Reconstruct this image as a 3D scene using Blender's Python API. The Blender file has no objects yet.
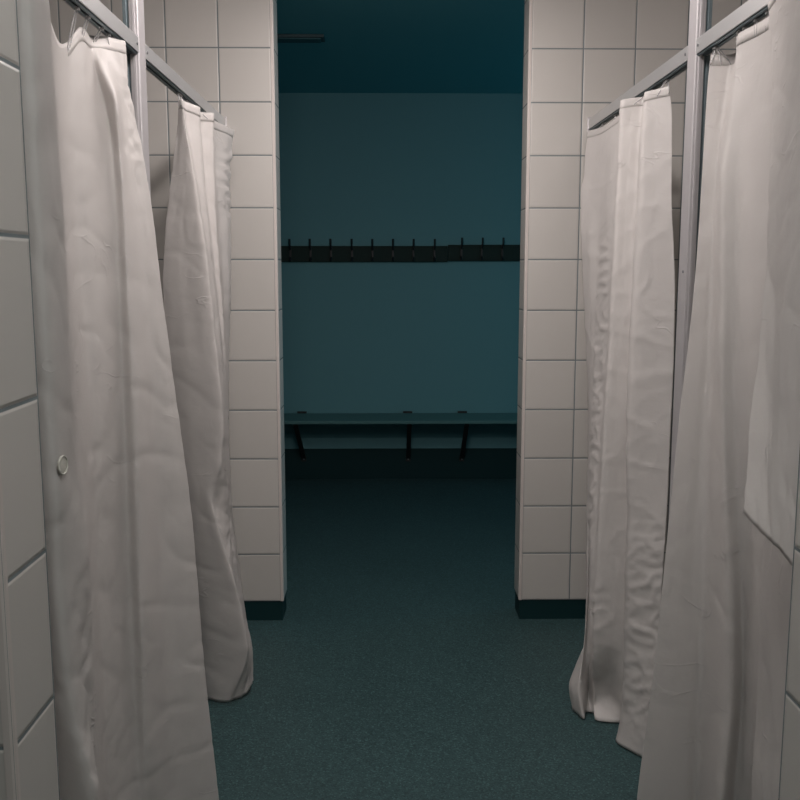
import bpy, bmesh, math, random
from mathutils import Vector, Matrix, noise
random.seed(4)
SC = bpy.context.scene
COL = SC.collection
V3 = Vector

# ------------------------------------------------------------------ camera
F_PX, PITCH, YAW = 930.26, .13893, .01375
HB = .085                                  # height of the coved base = bottom of the first tile row
CAM = V3((.44246, -3.71164, 1.35971 + HB))
FW = V3((math.sin(YAW)*math.cos(PITCH), math.cos(YAW)*math.cos(PITCH), -math.sin(PITCH)))
RT = V3((math.cos(YAW), -math.sin(YAW), 0))
UP = RT.cross(FW)
cd = bpy.data.cameras.new('camera')
cd.sensor_width = 36; cd.lens = F_PX/800*36; cd.clip_start = .05
cam = bpy.data.objects.new('camera', cd); COL.objects.link(cam)
m = Matrix((RT, UP, -FW)).transposed().to_4x4(); m.translation = CAM
cam.matrix_world = m
SC.camera = cam

def ray(px, py): return FW + RT*((px-400)/F_PX) + UP*((400-py)/F_PX)
def on_y(px, py, y): d = ray(px, py); return CAM + d*((y-CAM.y)/d.y)
def on_z(px, py, z): d = ray(px, py); return CAM + d*((z-CAM.z)/d.z)
def at_yz(px, y, z):                       # point on the line (any x, y, z) seen in image column px
    k = (px-400)/F_PX
    n = RT - FW*k                          # plane through the camera of that image column
    b = V3((0, y, z)) - CAM
    return V3((-(n.y*b.y + n.z*b.z)/n.x + CAM.x, y, z))

# ------------------------------------------------------------------ materials
def mat(name):
    m = bpy.data.materials.new(name); m.use_nodes = True
    nt = m.node_tree
    return m, nt, nt.nodes['Principled BSDF'], nt.nodes, nt.links
def simple(name, col, rough=.5, metal=0, bump=0, scale=60, spec=.5):
    m, nt, p, N, L = mat(name)
    p.inputs['Base Color'].default_value = (*col, 1); p.inputs['Roughness'].default_value = rough
    p.inputs['Metallic'].default_value = metal; p.inputs['Specular IOR Level'].default_value = spec
    tc = N.new('ShaderNodeTexCoord'); nz = N.new('ShaderNodeTexNoise')
    nz.inputs['Scale'].default_value = scale; nz.inputs['Detail'].default_value = 4
    L.new(tc.outputs['Object'], nz.inputs['Vector'])
    mr = N.new('ShaderNodeMapRange'); mr.inputs['To Min'].default_value = max(rough-.06, .02); mr.inputs['To Max'].default_value = rough+.06
    L.new(nz.outputs['Fac'], mr.inputs['Value']); L.new(mr.outputs['Result'], p.inputs['Roughness'])
    if bump:
        b = N.new('ShaderNodeBump'); b.inputs['Strength'].default_value = bump; b.inputs['Distance'].default_value = .002
        L.new(nz.outputs['Fac'], b.inputs['Height']); L.new(b.outputs['Normal'], p.inputs['Normal'])
    return m
def tile_mat(name, axis, off, tile=.2, zoff=HB, grout=.0042, col=(.55, .53, .50), gcol=(.16, .19, .20)):
    m, nt, p, N, L = mat(name)
    geo = N.new('ShaderNodeNewGeometry'); sep = N.new('ShaderNodeSeparateXYZ')
    L.new(geo.outputs['Position'], sep.inputs['Vector'])
    def M(op, a, b=None, c=None):
        n = N.new('ShaderNodeMath'); n.operation = op
        for i, v in enumerate((a, b, c)):
            if v is None: continue
            if isinstance(v, (int, float)): n.inputs[i].default_value = v
            else: L.new(v, n.inputs[i])
        return n.outputs[0]
    u = M('DIVIDE', M('SUBTRACT', sep.outputs[axis], off), tile)
    v = M('DIVIDE', M('SUBTRACT', sep.outputs['Z'], zoff), tile)
    du = M('ABSOLUTE', M('SUBTRACT', M('FRACT', M('ADD', u, .5)), .5))
    dv = M('ABSOLUTE', M('SUBTRACT', M('FRACT', M('ADD', v, .5)), .5))
    d = M('MULTIPLY', M('MINIMUM', du, dv), tile)
    mr = N.new('ShaderNodeMapRange'); mr.interpolation_type = 'SMOOTHSTEP'
    mr.inputs['From Min'].default_value = grout*.35; mr.inputs['From Max'].default_value = grout*.75
    L.new(d, mr.inputs['Value'])
    cmb = N.new('ShaderNodeCombineXYZ'); L.new(M('FLOOR', u), cmb.inputs[0]); L.new(M('FLOOR', v), cmb.inputs[1])
    wn = N.new('ShaderNodeTexWhiteNoise'); wn.noise_dimensions = '3D'; L.new(cmb.outputs[0], wn.inputs['Vector'])
    tcol = N.new('ShaderNodeMix'); tcol.data_type = 'RGBA'
    tcol.inputs[6].default_value = (*[c*.965 for c in col], 1); tcol.inputs[7].default_value = (*[min(c*1.03, 1) for c in col], 1)
    L.new(wn.outputs['Value'], tcol.inputs[0])
    nz = N.new('ShaderNodeTexNoise'); nz.inputs['Scale'].default_value = 9; nz.inputs['Detail'].default_value = 5
    L.new(geo.outputs['Position'], nz.inputs['Vector'])
    gm = N.new('ShaderNodeMix'); gm.data_type = 'RGBA'
    gm.inputs[6].default_value = (*[c*.6 for c in gcol], 1); gm.inputs[7].default_value = (*[c*1.5 for c in gcol], 1)
    L.new(nz.outputs['Fac'], gm.inputs[0])
    mix = N.new('ShaderNodeMix'); mix.data_type = 'RGBA'
    L.new(mr.outputs['Result'], mix.inputs[0]); L.new(gm.outputs[2], mix.inputs[6]); L.new(tcol.outputs[2], mix.inputs[7])
    L.new(mix.outputs[2], p.inputs['Base Color'])
    rr = N.new('ShaderNodeMapRange'); rr.inputs['To Min'].default_value = .85; rr.inputs['To Max'].default_value = .32
    L.new(mr.outputs['Result'], rr.inputs['Value']); L.new(rr.outputs['Result'], p.inputs['Roughness'])
    mh = N.new('ShaderNodeMapRange'); mh.interpolation_type = 'SMOOTHSTEP'
    mh.inputs['From Min'].default_value = grout*.3; mh.inputs['From Max'].default_value = grout*1.6
    L.new(d, mh.inputs['Value'])
    hh = M('ADD', mh.outputs['Result'], M('MULTIPLY', nz.outputs['Fac'], .12))
    b = N.new('ShaderNodeBump'); b.inputs['Strength'].default_value = .7; b.inputs['Distance'].default_value = .0015
    L.new(hh, b.inputs['Height']); L.new(b.outputs['Normal'], p.inputs['Normal'])
    p.inputs['Specular IOR Level'].default_value = .4
    return m
M_TX = tile_mat('tile_x', 'X', 0)
M_TX2 = tile_mat('tile_x_right', 'X', .998)
M_TY = tile_mat('tile_y', 'Y', -2.5382)
M_TJ = tile_mat('tile_jamb', 'Y', -.02)
M_TRIM = simple('trim_plastic', (.60, .55, .52), .4)
M_ALU = simple('aluminium', (.56, .54, .55), .45, .45, .05, 200)
M_RAIL = simple('rail_aluminium', (.60, .60, .60), .40, .68, .05, 200)
M_ALUD = simple('aluminium_dark', (.20, .25, .27), .45, .6)
M_STEEL = simple('steel', (.25, .26, .27), .35, .9)
M_PANEL = simple('laminate', (.42, .41, .40), .5)
M_WALL = simple('painted_wall', (.115, .27, .295), .7, 0, .1, 40)
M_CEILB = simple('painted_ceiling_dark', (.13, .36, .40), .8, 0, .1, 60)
M_CEIL = simple('painted_ceiling', (.4, .42, .42), .8, 0, .1, 60)
M_WOOD = simple('varnished_board', (.014, .030, .026), .6, 0, .1, 30, .15)
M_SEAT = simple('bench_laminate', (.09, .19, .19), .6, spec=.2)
M_BLACK = simple('black_iron', (.012, .013, .014), .5)
M_CLEAR, nt, p, N, L = mat('clear_plastic')
p.inputs['Base Color'].default_value = (.85, .85, .85, 1); p.inputs['Transmission Weight'].default_value = .7
p.inputs['Roughness'].default_value = .15; p.inputs['IOR'].default_value = 1.4
M_PATCH = simple('patch_plastic', (.62, .60, .54), .35)
M_COVE = simple('cove_vinyl', (.006, .030, .033), .6, 0, .1, 300, .2)
M_LAMP = simple('lamp_housing', (.5, .5, .5), .5)
M_LAMPD = simple('lamp_housing_dark', (.03, .07, .08), .6)
M_LAMPG = simple('lamp_diffuser_grey', (.06, .14, .155), .6, spec=.1)
M_DIFF, nt, p, N, L = mat('lamp_diffuser')
p.inputs['Emission Color'].default_value = (1, .90, .87, 1); p.inputs['Emission Strength'].default_value = 2

def floor_mat():
    m, nt, p, N, L = mat('speckled_vinyl')
    tc = N.new('ShaderNodeTexCoord')
    v = N.new('ShaderNodeTexVoronoi'); v.inputs['Scale'].default_value = 230; L.new(tc.outputs['Object'], v.inputs['Vector'])
    sp = N.new('ShaderNodeSeparateColor'); L.new(v.outputs['Color'], sp.inputs[0])
    cr = N.new('ShaderNodeValToRGB'); e = cr.color_ramp.elements
    e[0].position = 0; e[0].color = (.018, .040, .043, 1); e[1].position = 1; e[1].color = (.064, .13, .135, 1)
    a = cr.color_ramp.elements.new(.35); a.color = (.031, .068, .071, 1)
    b2 = cr.color_ramp.elements.new(.8); b2.color = (.038, .078, .082, 1)
    L.new(sp.outputs[0], cr.inputs[0])
    nz = N.new('ShaderNodeTexNoise'); nz.inputs['Scale'].default_value = 2.2; nz.inputs['Detail'].default_value = 6
    L.new(tc.outputs['Object'], nz.inputs['Vector'])
    mr = N.new('ShaderNodeMapRange'); mr.inputs['To Min'].default_value = .82; mr.inputs['To Max'].default_value = 1.15
    L.new(nz.outputs['Fac'], mr.inputs['Value'])
    mx = N.new('ShaderNodeMix'); mx.data_type = 'RGBA'; mx.blend_type = 'MULTIPLY'; mx.inputs[0].default_value = 1
    L.new(cr.outputs[0], mx.inputs[6]); L.new(mr.outputs['Result'], mx.inputs[7])
    L.new(mx.outputs[2], p.inputs['Base Color'])
    p.inputs['Roughness'].default_value = .55; p.inputs['Specular IOR Level'].default_value = .3
    bp = N.new('ShaderNodeBump'); bp.inputs['Strength'].default_value = .25; bp.inputs['Distance'].default_value = .001
    L.new(v.outputs['Distance'], bp.inputs['Height']); L.new(bp.outputs['Normal'], p.inputs['Normal'])
    return m
M_FLOOR = floor_mat()
def curtain_mat():
    m, nt, p, N, L = mat('white_vinyl_sheet')
    p.inputs['Base Color'].default_value = (.76, .735, .715, 1)
    p.inputs['Roughness'].default_value = .42; p.inputs['Specular IOR Level'].default_value = .32
    geo = N.new('ShaderNodeNewGeometry')
    mp = N.new('ShaderNodeMapping'); mp.inputs['Scale'].default_value = (1, 1, 1.5); L.new(geo.outputs['Position'], mp.inputs['Vector'])
    nz = N.new('ShaderNodeTexNoise'); nz.inputs['Scale'].default_value = 26; nz.inputs['Detail'].default_value = 5; nz.inputs['Roughness'].default_value = .55
    L.new(mp.outputs[0], nz.inputs['Vector'])
    n2 = N.new('ShaderNodeTexNoise'); n2.inputs['Scale'].default_value = 420; n2.inputs['Detail'].default_value = 2
    L.new(geo.outputs['Position'], n2.inputs['Vector'])
    b1 = N.new('ShaderNodeBump'); b1.inputs['Strength'].default_value = .16; b1.inputs['Distance'].default_value = .006
    L.new(nz.outputs['Fac'], b1.inputs['Height'])
    b2 = N.new('ShaderNodeBump'); b2.inputs['Strength'].default_value = .12; b2.inputs['Distance'].default_value = .0006
    L.new(n2.outputs['Fac'], b2.inputs['Height']); L.new(b1.outputs['Normal'], b2.inputs['Normal'])
    n3 = N.new('ShaderNodeTexNoise'); n3.inputs['Scale'].default_value = 4.5; n3.inputs['Detail'].default_value = 2.5; n3.inputs['Distortion'].default_value = .6
    m3 = N.new('ShaderNodeMapping'); m3.inputs['Rotation'].default_value = (.5, .4, .3); m3.inputs['Scale'].default_value = (1, 1, 1.7)
    L.new(geo.outputs['Position'], m3.inputs['Vector']); L.new(m3.outputs[0], n3.inputs['Vector'])
    def M(op, a, b):
        n = N.new('ShaderNodeMath'); n.operation = op
        for i, v in enumerate((a, b)):
            if isinstance(v, (int, float)): n.inputs[i].default_value = v
            else: L.new(v, n.inputs[i])
        return n.outputs[0]
    ln = M('SUBTRACT', 1.0, M('MINIMUM', M('MULTIPLY', M('ABSOLUTE', M('SUBTRACT', n3.outputs['Fac'], .5), 0), 70.0), 1.0))
    n4 = N.new('ShaderNodeTexNoise'); n4.inputs['Scale'].default_value = 7; L.new(geo.outputs['Position'], n4.inputs['Vector'])
    mk = N.new('ShaderNodeMapRange'); mk.inputs['From Min'].default_value = .54; mk.inputs['From Max'].default_value = .66
    L.new(n4.outputs['Fac'], mk.inputs['Value'])
    b3 = N.new('ShaderNodeBump'); b3.inputs['Strength'].default_value = .55; b3.inputs['Distance'].default_value = .002
    L.new(M('MULTIPLY', ln, mk.outputs['Result']), b3.inputs['Height']); L.new(b2.outputs['Normal'], b3.inputs['Normal'])
    b2 = b3
    L.new(b2.outputs['Normal'], p.inputs['Normal'])
    tr = N.new('ShaderNodeBsdfTranslucent'); tr.inputs['Color'].default_value = (.76, .73, .71, 1)
    L.new(b2.outputs['Normal'], tr.inputs['Normal'])
    mx = N.new('ShaderNodeMixShader'); mx.inputs[0].default_value = .38
    L.new(p.outputs[0], mx.inputs[1]); L.new(tr.outputs[0], mx.inputs[2])
    L.new(mx.outputs[0], N['Material Output'].inputs['Surface'])
    return m
M_CURT = curtain_mat()

# ------------------------------------------------------------------ mesh helpers
def obj(name, bm, m, parent=None, smooth=False):
    me = bpy.data.meshes.new(name); bmesh.ops.recalc_face_normals(bm, faces=bm.faces[:])
    bm.to_mesh(me); bm.free()
    if smooth: me.polygons.foreach_set('use_smooth', [True]*len(me.polygons))
    o = bpy.data.objects.new(name, me); COL.objects.link(o); me.materials.append(m)
    if parent:
        o.parent = parent
        top = parent
        off = V3(parent.location)
        while top.parent: top = top.parent; off += V3(top.location)
        for v in me.vertices: v.co -= off
    return o
def box(bm, x0, x1, y0, y1, z0, z1, bev=0):
    vs = [bm.verts.new(c) for c in ((x0,y0,z0),(x1,y0,z0),(x1,y1,z0),(x0,y1,z0),(x0,y0,z1),(x1,y0,z1),(x1,y1,z1),(x0,y1,z1))]
    fs = [bm.faces.new([vs[i] for i in f]) for f in ((3,2,1,0),(4,5,6,7),(0,1,5,4),(1,2,6,5),(2,3,7,6),(3,0,4,7))]
    if bev:
        es = list({e for f in fs for e in f.edges})
        bmesh.ops.bevel(bm, geom=es, offset=bev, segments=2, affect='EDGES', profile=.6)
    return bm
def bx(*a, bev=0): return box(bmesh.new(), *a, bev=bev)
def tube(bm, pts, r, seg=8, closed=False):
    pts = [V3(p) for p in pts]; n = len(pts); rings = []
    for i, p in enumerate(pts):
        a = pts[(i-1) % n] if closed else pts[max(i-1, 0)]
        b = pts[(i+1) % n] if closed else pts[min(i+1, n-1)]
        t = (b-a).normalized()
        s = V3((0, 0, 1)) if abs(t.z) < .9 else V3((1, 0, 0))
        x = t.cross(s).normalized(); y = t.cross(x)
        rings.append([bm.verts.new(p + x*(r*math.cos(k*2*math.pi/seg)) + y*(r*math.sin(k*2*math.pi/seg))) for k in range(seg)])
    for i in range(n if closed else n-1):
        A, B = rings[i], rings[(i+1) % n]
        for k in range(seg): bm.faces.new((A[k], A[(k+1) % seg], B[(k+1) % seg], B[k]))
    if not closed: bm.faces.new(rings[0]); bm.faces.new(rings[-1])
    return bm
def disc(bm, c, axis, r, h, seg=16):
    axis = V3(axis).normalized(); c = V3(c)
    s = V3((0, 0, 1)) if abs(axis.z) < .9 else V3((1, 0, 0))
    x = axis.cross(s).normalized(); y = axis.cross(x)
    rings = []
    for hh, rr in ((0, r), (h*.7, r), (h, r*.8)):
        rings.append([bm.verts.new(c + axis*hh + x*(rr*math.cos(k*2*math.pi/seg)) + y*(rr*math.sin(k*2*math.pi/seg))) for k in range(seg)])
    for A, B in zip(rings, rings[1:]):
        for k in range(seg): bm.faces.new((A[k], A[(k+1) % seg], B[(k+1) % seg], B[k]))
    bm.faces.new(rings[0]); bm.faces.new(rings[-1])
    return bm
def thing(name, label, cat, loc=(0, 0, 0), group=None):
    o = bpy.data.objects.new(name, None); COL.objects.link(o); o.location = loc; o.empty_display_size = .1
    o['label'] = label; o['category'] = cat
    if group: o['group'] = group
    return o
def tag(o, label, cat, group=None):
    o['label'] = label; o['category'] = cat
    if group: o['group'] = group
    return o
def struct(name, bm, m, label):
    o = obj(name, bm, m); o['kind'] = 'structure'; o['label'] = label; o['category'] = name.split('_')[0]; return o

# ------------------------------------------------------------------ the setting
H = 2.60; HL = 2.60
XL, XR = -1.25, 2.15                       # outer walls of the cubicles
JL, JR, WT = .010, .988, .14               # doorway jambs, wall thickness
YP = -2.537; PT = .137                     # far face of the piers, their thickness
PLX, PRX = 0.0, .975
YF = 2.65                                  # far wall of the changing room
YN = -5.2
struct('floor', bx(-3.2, 4.2, YN, YF+.1, -.08, 0), M_FLOOR, 'dark grey green speckled vinyl floor')
struct('ceiling_showers', bx(-3.2, 4.2, YN, WT/2, H, H+.08), M_CEIL, 'pale painted ceiling over the showers')
struct('ceiling_changing', bx(-3.2, 4.2, WT/2, YF+.1, H, H+.08), M_CEILB, 'blue green ceiling of the dark changing room')
struct('wall_back_left', bx(XL, JL, 0, WT, HB, H), M_TX, 'white square tiled wall left of the doorway')
struct('wall_back_right', bx(JR, XR, 0, WT, HB, H), M_TX2, 'white square tiled wall right of the doorway')
def face_mats(o, m, axis):                 # tile grid for the faces that look along one axis
    o.data.materials.append(m)
    for p in o.data.polygons:
        if abs(p.normal[axis]) > .9: p.material_index = 1
wl = bpy.data.objects['wall_back_left']; wr = bpy.data.objects['wall_back_right']
face_mats(wl, M_TJ, 0); face_mats(wr, M_TJ, 0)
pl = struct('wall_left_pier', bx(XL, PLX, YP-PT, YP, HB, H), M_TX, 'tiled end of the cubicle wall at the left picture edge')
pr = struct('wall_right_pier', bx(PRX, XR, YP-PT, YP, HB, H), M_TX2, 'tiled end of the cubicle wall at the right picture edge')
face_mats(pl, M_TY, 0); face_mats(pr, M_TY, 0)
struct('wall_left', bx(XL-.1, XL, YN, WT, 0, H), M_TY, 'tiled outer wall of the left cubicles')
struct('wall_right', bx(XR, XR+.1, YN, WT, 0, H), M_TY, 'tiled outer wall of the right cubicles')
struct('wall_near', bx(XL-.1, XR+.1, YN-.1, YN, 0, H), M_TX, 'tiled wall behind the viewer')
struct('wall_far', bx(-3.2, 4.2, YF, YF+.1, 0, HL), M_WALL, 'plain painted wall of the dark changing room')
struct('wall_changing_left', bx(-3.3, -3.2, WT, YF+.1, 0, HL), M_WALL, 'left wall of the dark changing room')
struct('wall_changing_right', bx(4.2, 4.3, WT, YF+.1, 0, HL), M_WALL, 'right wall of the dark changing room')
struct('wall_changing_near_left', bx(-3.2, XL, WT-.06, WT, 0, HL), M_WALL, 'changing room wall left of the showers')
struct('wall_changing_near_right', bx(XR, 4.2, WT-.06, WT, 0, HL), M_WALL, 'changing room wall right of the showers')
# coved vinyl bases
def base(name, x0, x1, y0, y1, label):
    struct(name, bx(x0, x1, y0, y1, 0, HB), M_COVE, label)
base('baseboard_back_left', XL, JL-.004, .004, WT-.004, 'dark vinyl base under the tiles left of the doorway')
base('baseboard_back_right', JR+.004, XR, .004, WT-.004, 'dark vinyl base under the tiles right of the doorway')
base('baseboard_left_pier', XL, PLX-.004, YP-PT+.004, YP-.004, 'dark vinyl base of the left pier')
base('baseboard_right_pier', PRX+.004, XR, YP-PT+.004, YP-.004, 'dark vinyl base of the right pier')
bm = bmesh.new()
prof = [(YF, .215), (YF-.006, .215), (YF-.0065, .001), (YF, .001)]
A = [bm.verts.new((-3.2, y, z)) for y, z in prof]; B = [bm.verts.new((4.2, y, z)) for y, z in prof]
for i in range(len(prof)-1): bm.faces.new((A[i], A[i+1], B[i+1], B[i]))
bm.faces.new(A); bm.faces.new(B)
struct('baseboard_far', bm, M_COVE, 'dark vinyl base below the bench on the far wall')
# rounded corner profiles
def corner(name, x, y, sx, sy, label):
    bm = bmesh.new(); pts = [(x - sx*.011, y - sy*.0015), (x - sx*.003, y - sy*.0015), (x + sx*.0005, y + sy*.0005), (x + sx*.0015, y + sy*.003), (x+sx*.0015, y + sy*.009), (x - sx*.0005, y+sy*.009), (x - sx*.0015, y + sy*.0025), (x - sx*.011, y + sy*.0005)]
    A = [bm.verts.new((px, py, HB)) for px, py in pts]; B = [bm.verts.new((px, py, H)) for px, py in pts]
    n = len(pts)
    for i in range(n): bm.faces.new((A[i], A[(i+1) % n], B[(i+1) % n], B[i]))
    bm.faces.new(A); bm.faces.new(B)
    struct(name, bm, M_TRIM, label)
corner('trim_1', JL, 0, 1, 1, 'pale corner bead on the left edge of the doorway')
corner('trim_2', JR, 0, -1, 1, 'pale corner bead on the right edge of the doorway')
corner('trim_3', PLX, YP-PT, 1, 1, 'pale corner bead on the left pier')
corner('trim_4', PRX, YP-PT, -1, 1, 'pale corner bead on the right pier')

# ------------------------------------------------------------------ posts, partitions, rails
RZ0, RZ1 = 1.984, 2.021                    # underside and top of the rails
RXL, RXR = -.178, 1.223                    # corridor faces of the rails
YPOST = -1.24
def post(x, s, label):
    # s = -1 on the left, +1 on the right: the cubicle side
    t = thing('cubicle_post', label, 'post', (x+s*.015, YPOST, 0), 'upright posts of the shower cubicles')
    b = bmesh.new()
    x0, x1 = sorted((x - s*.001, x + s*.023))
    box(b, x0, x1, YPOST-.034, YPOST+.030, .0, H-.0, .003)
    xm = (x0+x1)/2
    box(b, xm-.004, xm+.004, YPOST-.037, YPOST-.033, .0, H, .001)
    obj('upright', b, M_ALU, t)
    b = bmesh.new()
    x0, x1 = sorted((x + s*.0225, x + s*.040))
    box(b, x0, x1, YPOST-.022, YPOST+.022, .0, H, .002)
    box(b, *sorted((x + s*.030, x + s*.040)), YPOST-.026, YPOST-.021, .0, H, .001)
    obj('panel_channel', b, M_ALUD, t)
    b = bmesh.new()
    box(b, *sorted((x - s*.03, x + s*.06)), YPOST-.045, YPOST+.04, 0, .006, .002)
    obj('foot_plate', b, M_STEEL, t)
    b = bmesh.new(); disc(b, (x - s*.001, YPOST-.01, 1.44), (-s, 0, 0), .004, .002, 10); obj('screw', b, M_STEEL, t)
    return t
post(RXL, -1, 'slim aluminium post at left between the two left shower curtains')
post(RXR, 1, 'slim aluminium post at right between the two right shower curtains')
def partition(x0, x1, label):
    o = obj('partition_panel', bx(x0, x1, YPOST-.010, YPOST+.010, .15, 1.975, bev=.002), M_PANEL)
    tag(o, label, 'partition', 'grey panels between the cubicles')
partition(XL+.001, RXL-.040, 'grey partition panel behind the left post, mostly hidden by curtains')
partition(RXR+.040, XR-.001, 'grey partition panel behind the right post, just below the rail')
def rail(x, s, y0, y1, label, yscrew, wall):
    t = thing('curtain_rail', label, 'curtain rail', (x+s*.015, (y0+y1)/2, RZ0), 'aluminium curtain rails of the cubicles')
    b = bmesh.new()
    f0, f1 = sorted((x, x+s*.003)); box(b, f0, f1, y0, y1, RZ0, RZ1, .001)
    t0, t1 = sorted((x+s*.003, x+s*.030)); box(b, t0, t1, y0, y1, RZ1-.004, RZ1, .001)
    k0, k1 = sorted((x+s*.027, x+s*.030)); box(b, k0, k1, y0, y1, RZ0-.004, RZ1-.004, .001)
    obj('rail_profile', b, M_RAIL, t)
    b = bmesh.new()
    c0, c1 = sorted((x+s*.004, x+s*.012)); box(b, c0, c1, y0, y1, RZ0-.004, RZ0+.012, .001)
    c0, c1 = sorted((x+s*.018, x+s*.026)); box(b, c0, c1, y0, y1, RZ0-.004, RZ0+.012, .001)
    obj('track', b, M_ALUD, t)
    b = bmesh.new(); disc(b, (x, yscrew, (RZ0+RZ1)/2), (-s, 0, 0), .004, .002, 10); obj('screw', b, M_STEEL, t)
    if wall:
        b = bmesh.new(); box(b, *sorted((x-s*.004, x+s*.034)), y1-.006, y1+.004, RZ0-.012, RZ1+.008, .002); obj('wall_bracket', b, M_ALU, t)
rail(RXL, -1, YPOST+.030, -.004, 'aluminium curtain rail from the left post to the tiled wall', YPOST+.05, True)
rail(RXR, 1, YPOST+.030, -.004, 'aluminium curtain rail from the right post to the tiled wall', YPOST+.05, True)
rail(RXL, -1, YP+.001, YPOST-.034, 'aluminium curtain rail at upper left, nearer than the left post', YPOST-.05, False)
rail(RXR, 1, YP+.001, YPOST-.034, 'aluminium curtain rail at upper right, nearer than the right post', YPOST-.05, False)

# ------------------------------------------------------------------ curtains
def hermite(ts, ps, t):
    n = len(ts)
    if t <= ts[0]: return ps[0].copy()
    if t >= ts[-1]: return ps[-1].copy()
    i = 0
    while t > ts[i+1]: i += 1
    def tan(k):
        if k == 0: return (ps[1]-ps[0])/(ts[1]-ts[0])
        if k == n-1: return (ps[-1]-ps[-2])/(ts[-1]-ts[-2])
        a = (ps[k]-ps[k-1])/(ts[k]-ts[k-1]); b = (ps[k+1]-ps[k])/(ts[k+1]-ts[k])
        r = V3((0, 0, 0))
        for c in range(3):
            if a[c]*b[c] > 0: r[c] = 2*a[c]*b[c]/(a[c]+b[c])
        return r
    h = ts[i+1]-ts[i]; s = (t-ts[i])/h
    m0, m1 = tan(i)*h, tan(i+1)*h
    return ps[i]*(2*s**3-3*s**2+1) + m0*(s**3-2*s**2+s) + ps[i+1]*(-2*s**3+3*s**2) + m1*(s**3-s**2)
def column(top, mids, bot, NV):
    # top / bottom: ('z',px,py,z) on a height, ('y',px,y,z) seen in image column px at depth y
    def end(e):
        if e[0] == 'z': return on_z(e[1], e[2], e[3])
        if e[0] == 'p': return on_y(*e[1:])
        if e[0] == 'y': return at_yz(e[1], e[2], e[3])
        return V3(e[1:])
    a, b = end(top), end(bot)
    pts = [a]
    for md in mids:
        # depth runs straight from the top to the foot (solved for the height at that row)
        y = a.y + (b.y-a.y)*.5 if len(md) < 3 else 0
        off = md[2] if len(md) > 2 else 0
        y = (a.y+b.y)/2
        for _ in range(12):
            P = on_y(md[0], md[1], y + off)
            k = min(max((a.z-P.z)/(a.z-b.z), 0), 1)
            y = a.y + (b.y-a.y)*k
        P = on_y(md[0], md[1], y + off)
        if P.z < pts[-1].z - .01 and P.z > b.z + .01: pts.append(P)
    pts.append(b)
    ts = [(a.z-p.z)/(a.z-b.z) for p in pts]
    return [hermite(ts, pts, i/(NV-1)) for i in range(NV)]
def catmull(p0, p1, p2, p3, s):            # centripetal spline through p1..p2, no overshoot
    d1 = max((p1-p0).length, 1e-4)**.5; d2 = max((p2-p1).length, 1e-4)**.5; d3 = max((p3-p2).length, 1e-4)**.5
    if d1 < .02: d1 = d2
    if d3 < .02: d3 = d2
    t0, t1, t2, t3 = 0, d1, d1+d2, d1+d2+d3
    t = t1 + (t2-t1)*s
    a1 = p0*((t1-t)/(t1-t0)) + p1*((t-t0)/(t1-t0))
    a2 = p1*((t2-t)/(t2-t1)) + p2*((t-t1)/(t2-t1))
    a3 = p2*((t3-t)/(t3-t2)) + p3*((t-t2)/(t3-t2))
    b1 = a1*((t2-t)/(t2-t0)) + a2*((t-t0)/(t2-t0))
    b2 = a2*((t3-t)/(t3-t1)) + a3*((t-t1)/(t3-t1))
    return b1*((t2-t)/(t2-t1)) + b2*((t-t1)/(t2-t1))
def sheet(cols, NV=150, NU=12, seed=0, amp=.0035, crease=.003, crumple=()):
    C = [column(*c, NV) for c in cols]; n = len(C); grid = []
    for i in range(n-1):
        a, b, c, d = C[max(i-1, 0)], C[i], C[i+1], C[min(i+2, n-1)]
        for k in range(NU):
            grid.append([catmull(a[j], b[j], c[j], d[j], k/NU) for j in range(NV)])
    grid.append(C[-1])
    # wrinkles pressed out of the surface
    W = len(grid); out = [[p.copy() for p in g] for g in grid]
    acc = [0]
    for i in range(1, W): acc.append(acc[-1] + (grid[i][NV//2]-grid[i-1][NV//2]).length)
    for i in range(W):
        for j in range(NV):
            du = grid[min(i+1, W-1)][j]-grid[max(i-1, 0)][j]; dv = grid[i][min(j+1, NV-1)]-grid[i][max(j-1, 0)]
            nn = du.cross(dv)
            if nn.length < 1e-9: continue
            nn.normalize()
            s, z = acc[i]+seed*7.3, grid[i][j].z
            w = noise.noise(V3((s*9, z*2.2, seed)))*amp + noise.noise(V3((s*22, z*9, seed+5)))*amp*.45
            r = 1-abs(noise.noise(V3((s*5, z*8, seed+11))))*2
            r2 = 1-abs(noise.noise(V3((s*11+z*3, z*14-s*4, seed+17))))*2
            w += max(r-.72, 0)*crease*2.2 + max(r2-.75, 0)*crease*1.3
            for u0, u1, z0, z1, ca in crumple:
                u = i/(W-1)
                if u0 < u < u1 and z0 < z < z1:
                    k = math.sin(math.pi*(u-u0)/(u1-u0))*min(1, 6*(z-z0)/(z1-z0), 6*(z1-z)/(z1-z0))
                    q = noise.noise(V3((s*10, z*26+s*6, seed+31)))
                    w += ca*k*(1-2*abs(q))**3 if abs(q) < .5 else 0
            fade = min(j/6, 1)*.8+.2
            out[i][j] = grid[i][j] + nn*w*fade
            if out[i][j].z < .002: out[i][j].z = .002
    return out
def grid_bm(g, bm=None):
    bm = bm or bmesh.new(); vs = [[bm.verts.new(p) for p in r] for r in g]
    for i in range(len(g)-1):
        for j in range(len(g[0])-1):
            bm.faces.new((vs[i][j], vs[i+1][j], vs[i+1][j+1], vs[i][j+1]))
    return bm
def solid(o, t=.0012, off=0):
    md = o.modifiers.new('thickness', 'SOLIDIFY'); md.thickness = t; md.offset = off
def sheet_obj(name, g, root):
    o = obj(name, grid_bm(g), M_CURT, root, True); solid(o); return o
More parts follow.
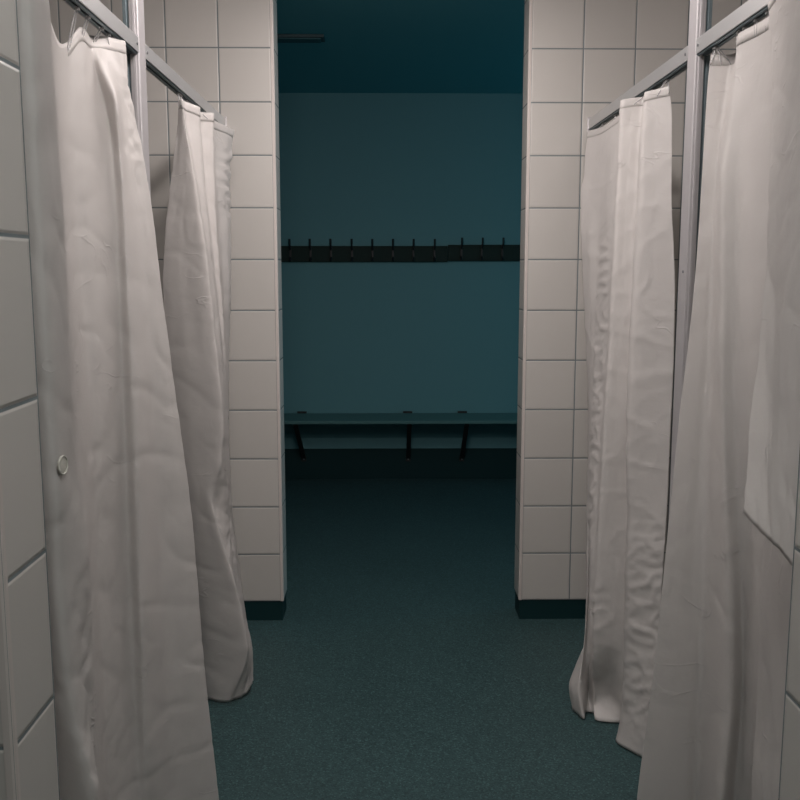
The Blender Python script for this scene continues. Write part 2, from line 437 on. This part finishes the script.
def hem_obj(g, root, rows=3):
    rows = 1+round(len(g[0])*.0145)
    o = obj('top_hem', grid_bm([r[:rows] for r in g]), M_CURT, root, True); solid(o, .0024); return o
def hooks(g, root, us, railx, drop=.012):
    W = len(g)
    for u in us:
        i = min(int(u*(W-1)), W-1); p = g[i][1]
        b = bmesh.new()
        top = V3((railx, p.y, RZ0-.0055)); lo = V3((p.x, p.y, p.z-.012))
        # open loop through the hem up to the track
        mid = (top+lo)/2; h = (top-lo)/2
        side = V3((0, 1, 0))*.007
        pts = [mid + h*math.cos(a*math.pi/8) + side*math.sin(a*math.pi/8) for a in range(16)]
        tube(b, pts, .0014, 6, True)
        disc(b, top-V3((0, 0, .005)), (0, 0, 1), .006, .006, 10)
        obj('hook', b, M_CLEAR, root, True)
def curtain(label, loc): return thing('shower_curtain', label, 'shower curtain', loc, 'white plastic shower curtains')

ZT = 1.962
# --- left, nearer cubicle
LN = [
 (('y', -70, -2.50, 1.93), [(8, 0), (20, 200), (30, 400), (40, 560), (46, 680), (50, 800)], ('y', 55, -2.42, .012)),
 (('y', -30, -2.49, 1.92), [(30, 0), (36, 100), (42, 240), (50, 400), (56, 500), (58, 580), (63, 640), (75, 720), (94, 800)], ('y', 118, -2.45, .012)),
 (('y', 20, -2.40, 1.92), [(45, 0), (49, 60), (53, 120), (59, 200), (66, 320), (72, 430), (80, 510), (86, 560), (89, 640), (94, 740), (98, 800)], ('y', 122, -2.36, .012)),
 (('p', 47, 10, -2.15), [(48, 40), (53, 100), (60, 180), (67, 320), (73, 430), (81, 510), (87, 560), (90, 640), (95, 740), (99, 800)], ('y', 120, -2.12, .012)),
 (('p', 67, 42, -1.70), [(70, 120), (74, 220), (82, 320), (89, 420), (95, 530), (100, 650), (106, 800)], ('y', 118, -1.80, .008)),
 (('p', 80, 27, -1.64), [(84, 80), (88, 180), (93, 260), (98, 340), (101, 420), (103, 530), (107, 650), (114, 800)], ('y', 124, -1.76, .008)),
 (('p', 87, 33, -1.58), [(93, 60, .02), (105, 106, .03), (111, 140, .03), (115, 200, .03), (119, 300, .03), (123, 400, .03), (127, 520, .03), (132, 650, .03), (138, 800, .02)], ('y', 140, -1.68, .008)),
 (('p', 91, 36, -1.53), [(101, 66, -.035), (116, 106, -.05), (119, 140, -.035), (123, 200, -.03), (127, 270, -.03), (131, 350, -.03), (135, 430, -.03), (138, 520, -.03), (142, 640, -.03), (147, 800, -.02)], ('y', 152, -1.63, .008)),
 (('p', 106, 37, -1.49), [(119, 80), (128, 140), (138, 230), (147, 330), (154, 430), (161, 540), (167, 650), (176, 800)], ('y', 180, -1.56, .008)),
 (('p', 120, 40, -1.46), [(124, 60), (129, 95), (137, 150), (149, 230), (159, 320), (169, 400), (178, 480), (186, 560), (194, 660), (206, 800)], ('y', 212, -1.52, .008)),
 (('p', 125, 41, -1.45), [(127, 60), (129, 85), (133, 103), (138, 126), (144, 160), (152, 210), (163, 300), (173, 375), (182, 440), (190, 500), (196, 560), (202, 640), (210, 720), (219, 800)], ('z', 223, 836, .006)),
]
cur = curtain('white plastic shower curtain at far left, nearer than the left post, with a round spot', (-.15, -1.9, 0))
g = sheet(LN, seed=1, NV=200, crumple=((.06, .24, .2, 1.0, .005), (.75, 1.05, 1.6, 1.93, .006)))
sheet_obj('curtain_sheet', g, cur); hem_obj(g[48:], cur)
hooks(g, cur, (.40, .52, .70, .82, .96), RXL-.015)
def seen(q):
    d = q-CAM; return 400+F_PX*d.dot(RT)/d.dot(FW), 400-F_PX*d.dot(UP)/d.dot(FW)
best = min((p for r in g[6:30] for p in r), key=lambda q: (seen(q)[0]-60)**2+(seen(q)[1]-464)**2)
b = bmesh.new()
bi, bj = min(((i, j) for i in range(6, 30) for j in range(len(g[0])-1)), key=lambda k: (seen(g[k[0]][k[1]])[0]-60)**2+(seen(g[k[0]][k[1]])[1]-464)**2)
nrm = (g[bi+3][bj]-g[bi-3][bj]).cross(g[bi][bj+3]-g[bi][bj-3]).normalized()
if nrm.dot(CAM-best) < 0: nrm = -nrm
sx = nrm.cross(V3((0, 0, 1))).normalized(); sy = nrm.cross(sx)
tube(b, [best+nrm*.004 + (sx*math.cos(a*math.pi/12)+sy*math.sin(a*math.pi/12))*.0125 for a in range(24)], .0013, 6, True)
disc(b, best+nrm*.0015, nrm, .0125, .0025, 24)
obj('round_spot', b, M_PATCH, cur, True)

# --- left, farther cubicle
LF = [
 (('p', 179, 100, -.76), [(177, 125), (172, 170), (167, 210), (164, 250), (163, 300), (166, 360), (172, 450), (180, 560), (190, 640)], ('z', 186, 688, .01)),
 (('p', 180, 99, -.765), [(182, 130), (183, 170), (183, 230), (184, 300), (188, 360), (192, 430), (196, 500), (203, 570), (208, 640)], ('z', 208, 699, .006)),
 (('p', 182, 99, -.77), [(185, 125), (192, 165), (199, 210), (206, 260), (212, 310), (218, 370), (222, 420), (220, 465), (210, 492), (217, 525), (228, 562), (240, 605), (247, 650)], ('z', 228, 702, .006)),
 (('p', 184, 101, -.735), [(188, 130), (195, 170), (202, 215), (208, 260), (214, 310), (220, 370), (224, 425), (222, 475), (215, 505), (221, 535), (231, 568), (241, 608), (249, 650)], ('z', 234, 700, .007)),
 (('p', 199, 107, -.69), [(201, 140), (205, 190), (210, 240), (215, 290), (221, 350), (225, 410), (225, 465), (223, 510), (232, 565), (242, 610), (250, 652)], ('z', 240, 698, .008)),
 (('p', 196, 110, -.60), [(199, 140), (205, 200), (213, 270), (220, 330), (225, 400), (227, 460), (229, 515), (235, 568), (243, 614), (251, 655)], ('z', 244, 695, .010)),
 (('p', 200, 112, -.545), [(201, 140), (207, 200), (214, 260), (221, 330), (226, 400), (228, 460), (231, 520), (237, 570), (244, 615), (252, 655)], ('z', 247, 693, .014)),
 (('p', 213, 113, -.52), [(213, 140), (215, 200), (219, 260), (224, 330), (227, 400), (229, 460), (232, 520), (238, 570), (244, 615), (252, 655)], ('z', 250, 689, .022)),
 (('p', 210, 117, -.42), [(211, 145), (216, 220), (221, 280), (225, 340), (227, 400), (229, 460), (232, 520), (238, 570), (244, 615), (252, 655)], ('z', 251, 686, .03)),
 (('p', 215, 121, -.34), [(215, 150), (219, 220), (224, 300), (226, 380), (229, 450), (232, 510), (239, 570), (245, 615), (252, 655)], ('z', 252, 683, .036)),
 (('p', 226, 126, -.25), [(227, 150), (228, 220), (229, 300), (228, 380), (229, 450), (232, 510), (239, 570), (245, 615), (252, 655)], ('z', 253, 680, .045)),
 (('p', 234, 130, -.19), [(232, 145), (233, 158), (231, 166), (231, 220), (231, 300), (229, 380), (229, 440), (232, 500), (239, 565), (245, 612), (252, 650)], ('z', 253, 674, .05)),
]
cur = curtain('white plastic shower curtain bunched up at left, beside the tiled wall', (-.15, -.5, 0))
g = sheet(LF, seed=2, NV=200, crumple=((.2, .75, .1, .75, .005), (.8, 1.1, 1.6, 1.9, .009)))
sheet_obj('curtain_sheet', g, cur); hem_obj(g, cur)
hooks(g, cur, (.02, .16, .28, .42, .6, .74, .97), RXL-.015)

# --- right, farther cubicle
RF = [
 (('p', 669, 86, -.985), [(672, 115), (672, 200), (674, 250), (675, 300), (674, 350), (672, 400), (670, 440), (668, 490), (664, 560), (658, 640), (650, 700)], ('z', 644, 758, .006)),
 (('p', 658, 89, -.965), [(657, 150), (655, 250), (652, 350), (650, 450), (648, 550), (644, 640), (640, 700)], ('z', 632, 752, .006)),
 (('p', 646, 92, -.945), [(643, 130), (639, 200), (635, 260), (631, 340), (629, 400), (628, 470), (629, 520), (627, 580), (625, 650), (624, 700), (621, 722)], ('z', 617, 741, .006)),
 (('p', 649, 96, -.83), [(645, 130), (641, 200), (637, 260), (634, 340), (632, 400), (631, 470), (631, 520), (629, 580), (628, 650)], ('z', 625, 725, .006)),
 (('p', 644, 97, -.785), [(640, 130), (636, 200), (632, 300), (629, 400), (628, 500), (626, 580), (625, 650)], ('z', 622, 723, .006)),
 (('p', 633, 98, -.775), [(630, 140), (627, 200), (622, 300), (618, 400), (615, 500), (613, 580), (611, 640), (610, 694, .06)], ('z', 608, 722, .006)),
 (('p', 622, 100, -.765), [(620, 140), (617, 200), (614, 260), (610, 340), (606, 400), (602, 470), (598, 540), (595, 600), (594, 650), (593, 694, .06)], ('z', 596, 720, .006)),
 (('p', 626, 106, -.62), [(622, 150), (618, 200), (612, 300), (606, 400), (601, 470), (598, 540), (596, 600), (595, 660)], ('z', 595, 714, .008)),
 (('p', 622, 113, -.48), [(614, 150), (609, 200), (604, 300), (599, 400), (594, 470), (591, 540), (590, 600), (590, 650), (588, 690, .05)], ('z', 591, 712, .008)),
 (('p', 611, 122, -.35), [(605, 150), (603, 180), (600, 240), (596, 330), (592, 420), (589, 520), (588, 600), (586, 660)], ('z', 586, 712, .008)),
 (('p', 600, 128, -.24), [(594, 180), (590, 260), (591, 330), (590, 420), (588, 520), (587, 600), (583, 655), (579, 690)], ('z', 584, 719, .006)),
 (('p', 588, 131, -.15), [(586, 150), (584, 175), (581, 195), (582, 250), (586, 330), (588, 400), (588, 470), (587, 530), (587, 600), (586, 640), (576, 666), (569, 688)], ('z', 573, 709, .01)),
]
cur = curtain('white plastic shower curtain at right, beside the tiled wall, hem spread on floor', (1.15, -.6, 0))
g = sheet(RF, seed=3, NV=220, crumple=((.66, .84, .35, 1.7, .006), (-.1, .22, .05, .75, .0055), (.45, .7, .05, .5, .004)))
sheet_obj('curtain_sheet', g, cur); hem_obj(g, cur)
hooks(g, cur, (.01, .1, .27, .45, .63, .8, .95), RXR+.015)

# --- right, nearer cubicle
RN = [
 (('p', 711, 55, -1.37), [(708, 80), (703, 160), (698, 240), (693, 300), (687, 355), (680, 410), (673, 480), (667, 540), (660, 610), (651, 690), (643, 750), (637, 800)], ('z', 634, 838, .006)),
 (('p', 721, 55, -1.375), [(716, 120), (711, 200), (705, 300), (698, 380), (690, 460), (683, 540), (676, 620), (668, 720), (663, 800)], ('y', 660, -1.53, .008)),
 (('p', 733, 54, -1.38), [(727, 90), (720, 140), (714, 200), (711, 280), (708, 360), (702, 450), (696, 550), (690, 650), (684, 800)], ('y', 682, -1.53, .008)),
 (('p', 740, 47, -1.43), [(734, 80), (727, 120), (720, 165), (717, 220), (715, 300), (713, 380), (710, 450), (706, 550), (702, 650), (696, 800)], ('y', 694, -1.52, .008)),
 (('p', 738, 35, -1.53), [(735, 60), (731, 100), (726, 150), (723, 180), (722, 240), (722, 300), (721, 360), (723, 430), (725, 500), (728, 560), (731, 620), (731, 700), (722, 800)], ('y', 718, -1.66, .008)),
 (('p', 743, 31, -1.565), [(742, 80), (740, 150), (737, 240), (735, 330), (735, 430), (738, 520), (742, 600), (742, 700), (734, 800)], ('y', 730, -1.63, .008)),
 (('p', 755, 25, -1.62), [(754, 80), (752, 160), (749, 240), (747, 330), (747, 430), (749, 520), (750, 600), (747, 700), (741, 800)], ('y', 739, -1.64, .008)),
 (('p', 767, 18, -1.69), [(766, 80), (764, 160), (761, 240), (757, 330), (755, 430), (755, 520), (755, 600), (754, 700), (750, 800)], ('y', 748, -1.66, .008)),
 (('y', 800, -1.90, ZT), [(790, 80), (782, 200), (776, 330), (770, 430), (769, 520), (767, 600), (765, 700), (761, 800)], ('y', 758, -1.74, .008)),
 (('y', 830, -2.0, ZT), [(800, 80), (790, 200), (782, 330), (774, 430), (766, 520), (761, 600), (757, 700), (752, 800)], ('y', 748, -2.16, .008)),
 (('y', 860, -2.15, ZT), [(820, 80), (805, 250), (795, 400), (781, 540), (774, 640), (769, 740), (765, 800)], ('y', 760, -2.26, .008)),
 (('y', 900, -2.30, ZT), [(850, 80), (830, 250), (815, 400), (806, 540), (800, 640), (794, 740), (790, 800)], ('y', 785, -2.36, .008)),
]
FL = [
 (('z', 768, 4, ZT), [(771, 40), (772, 100), (772, 150), (770, 200), (768, 260), (763, 310), (758, 370), (754, 400), (751, 430), (748, 470)], ('y', 745, -2.32, 0)),
 (('y', 777, -1.90, ZT), [(781, 60), (780, 120), (777, 200), (773, 300), (768, 400), (764, 470)], ('y', 760, -2.38, 0)),
 (('y', 795, -2.12, ZT), [(797, 60), (793, 200), (787, 300), (782, 400), (779, 480)], ('y', 778, -2.44, 0)),
 (('y', 830, -2.3, ZT), [(825, 60), (815, 200), (806, 300), (800, 400), (796, 500)], ('y', 792, -2.48, 0)),
 (('y', 870, -2.42, ZT), [(850, 60), (838, 200), (828, 300), (818, 400), (812, 500)], ('y', 806, -2.51, 0)),
]
foot = [(745, 513), (760, 531), (777, 549), (791, 566), (806, 580)]
FL = [(t, mm, ('y', b[1], b[2], on_y(px, py, b[2]).z)) for (t, mm, b), (px, py) in zip(FL, foot)]
cur = curtain('white plastic shower curtain at far right, nearer than the right post, with turned-over flap', (1.2, -1.9, 0))
g = sheet(RN, seed=4)
sheet_obj('curtain_sheet', g, cur); hem_obj(g[:86], cur)
hooks(g, cur, (.005, .10, .18, .36, .45, .56, .64, .75), RXR+.015)
g2 = sheet(FL, seed=5, NV=110)
o = sheet_obj('turned_over_flap', g2, cur); hem_obj(g2, cur)

# ------------------------------------------------------------------ changing room
# coat rack: two boards end to end with a row of hooks
def hook_bm(x, z0, z1):
    b = bmesh.new(); y = YF-.022
    box(b, x-.007, x+.007, y-.006, y, z0+.004, z1+.002, .002)
    tube(b, [(x, y-.004, z1-.015), (x, y-.03, z1-.02), (x, y-.055, z1+.01), (x, y-.06, z1+.045)], .0075, 8)
    tube(b, [(x, y-.004, z0+.03), (x, y-.025, z0+.012), (x, y-.04, z0+.025)], .007, 8)
    return b
def rack(x0, x1, z0, z1, xs, label):
    t = thing('coat_rack', label, 'coat rack', ((x0+x1)/2, YF, z0), 'dark hook boards on the far wall')
    obj('board', bx(x0, x1, YF-.022, YF, z0, z1, bev=.003), M_WOOD, t)
    for x in xs: obj('hook', hook_bm(x, z0, z1), M_BLACK, t, False)
zr0, zr1 = on_y(400, 262, YF).z, on_y(400, 246, YF).z
hx = [on_y(p, 250, YF-.03).x for p in (290.3, 310.5, 331, 352, 372.5, 393, 413.5, 434.5)]
hx2 = [on_y(p, 250, YF-.03).x for p in (461.5, 482, 502.5)]
xs_ = on_y(448, 250, YF-.02).x
rack(-.62, xs_-.001, zr0, zr1, hx, 'long dark hook board on the far wall, with eight hooks in view')
rack(xs_+.001, 1.75, zr0+.006, zr1+.008, hx2, 'dark hook board at the right end of the far wall, with three hooks')
# wall bench
zb = on_y(400, 412.8, YF).z; yfb = YF-.345
t = thing('wall_bench', 'long pale bench on iron brackets along the far wall', 'bench', (.5, YF, zb))
obj('seat', bx(-.95, 2.05, yfb, YF-.012, zb-.022, zb, bev=.004), M_SEAT, t)
for pt, pf, pb in ((302, 296, 303.8), (407.7, 409.3, 408.2), (462.3, 466.3, 461.8)):
    br = bmesh.new(); xt = on_y(pt, 411, YF-.01).x; xc = on_y(pf, 430, yfb+.06).x
    box(br, xt-.032, xt+.032, YF-.022, YF-.002, zb+.0005, zb+.013, .001)
    box(br, xc-.014, xc+.014, yfb+.02, YF-.012, zb-.034, zb-.0222, .001)
    # sloping strut from under the front edge back to the wall
    a = V3((xc, yfb+.035, zb-.034)); c = V3((on_y(pb, 459, YF-.02).x, YF-.016, on_y(pb, 459, YF-.02).z+.005))
    d = (c-a).normalized(); side = V3((1, 0, 0)); nr = d.cross(side).normalized()
    vs = []
    for q in (a, c):
        vs.append([br.verts.new(q + side*i*.015 + nr*j*.005) for i, j in ((-1, -1), (1, -1), (1, 1), (-1, 1))])
    for k in range(4): br.faces.new((vs[0][k], vs[0][(k+1) % 4], vs[1][(k+1) % 4], vs[1][k]))
    br.faces.new(vs[0]); br.faces.new(vs[1])
    box(br, c.x-.016, c.x+.016, YF-.018, YF-.0085, c.z-.022, c.z+.012, .001)
    bo = obj('bracket', br, M_BLACK, t)
    b = bmesh.new(); disc(b, (c.x, YF-.017, c.z-.006), (0, -1, 0), .006, .004, 10); obj('bolt', b, M_STEEL, bo)
# unlit surface lamp on the ceiling
lp = on_z(324, 37.5, H-.016)
t = thing('ceiling_lamp', 'unlit slim ceiling lamp in the dark changing room, upper left', 'ceiling lamp', (lp.x-.6, lp.y, H))
obj('housing', bx(lp.x-1.2, lp.x, lp.y-.005, lp.y+.10, H-.016, H-.0005, bev=.003), M_LAMPD, t)
obj('diffuser', bx(lp.x-1.18, lp.x-.02, lp.y+.005, lp.y+.09, H-.022, H-.016, bev=.002), M_LAMPG, t)

# ------------------------------------------------------------------ lighting
def lamp(x, y, lx, ly, power, label, col=(1, .91, .88)):
    t = thing('ceiling_lamp', label, 'ceiling lamp', (x, y, H))
    obj('housing', bx(x-lx/2-.03, x+lx/2+.03, y-ly/2-.03, y+ly/2+.03, H-.035, H-.0005, bev=.004), M_LAMP, t)
    obj('diffuser', bx(x-lx/2, x+lx/2, y-ly/2, y+ly/2, H-.048, H-.035, bev=.003), M_DIFF, t)
    ld = bpy.data.lights.new('lamp_light', 'AREA'); ld.shape = 'RECTANGLE'; ld.size = lx; ld.size_y = ly; ld.energy = power; ld.color = col
    o = bpy.data.objects.new('lamp_light', ld); COL.objects.link(o); o.location = (x, y, H-.052)
    return t
lamp(.47, -1.0, .22, 1.3, 16, 'lit ceiling lamp over the shower corridor, above the picture')
# added wash light, out of view: lifts the upper tiles and curtains over the floor
WX, WY, WZ = .42, -2.25, 2.50
t = thing('added_wash_light', 'added wash light aimed at the tiled wall, unseen above the picture', 'ceiling lamp', (WX, WY, H))
obj('housing', bx(WX-.36, WX+.36, WY-.10, WY-.012, 2.42, H-.0005, bev=.004), M_LAMP, t)
obj('diffuser', bx(WX-.34, WX+.34, WY-.012, WY-.004, 2.43, H-.03, bev=.002), M_DIFF, t)
ld = bpy.data.lights.new('wash_fill', 'AREA'); ld.shape = 'RECTANGLE'; ld.size = .66; ld.size_y = .13; ld.energy = 17.5; ld.color = (1, .90, .875)
o = bpy.data.objects.new('wash_fill', ld); COL.objects.link(o); o.location = (WX, WY, WZ); o.rotation_euler = (math.radians(98), 0, 0)
lamp(.48, -3.3, .6, .16, 13, 'lit ceiling lamp over the viewer', (.93, .95, .93))
# added dim teal fill for the changing room; no window is built there
ld = bpy.data.lights.new('teal_fill', 'AREA'); ld.shape = 'RECTANGLE'; ld.size = 1.6; ld.size_y = 1.0; ld.energy = 15; ld.color = (.17, .75, .95)
o = bpy.data.objects.new('teal_fill', ld); COL.objects.link(o); o.location = (4.1, 1.3, 1.7); o.rotation_euler = (0, math.radians(90), 0)

w = bpy.data.worlds.new('world'); SC.world = w; w.use_nodes = True
w.node_tree.nodes['Background'].inputs[0].default_value = (.05, .12, .14, 1)
w.node_tree.nodes['Background'].inputs[1].default_value = .2
vs = SC.view_settings
SC.display_settings.display_device = 'sRGB'
vs.view_transform = 'Standard'; vs.look = 'None'; vs.gamma = 1; vs.use_curve_mapping = False
vs.exposure = .06
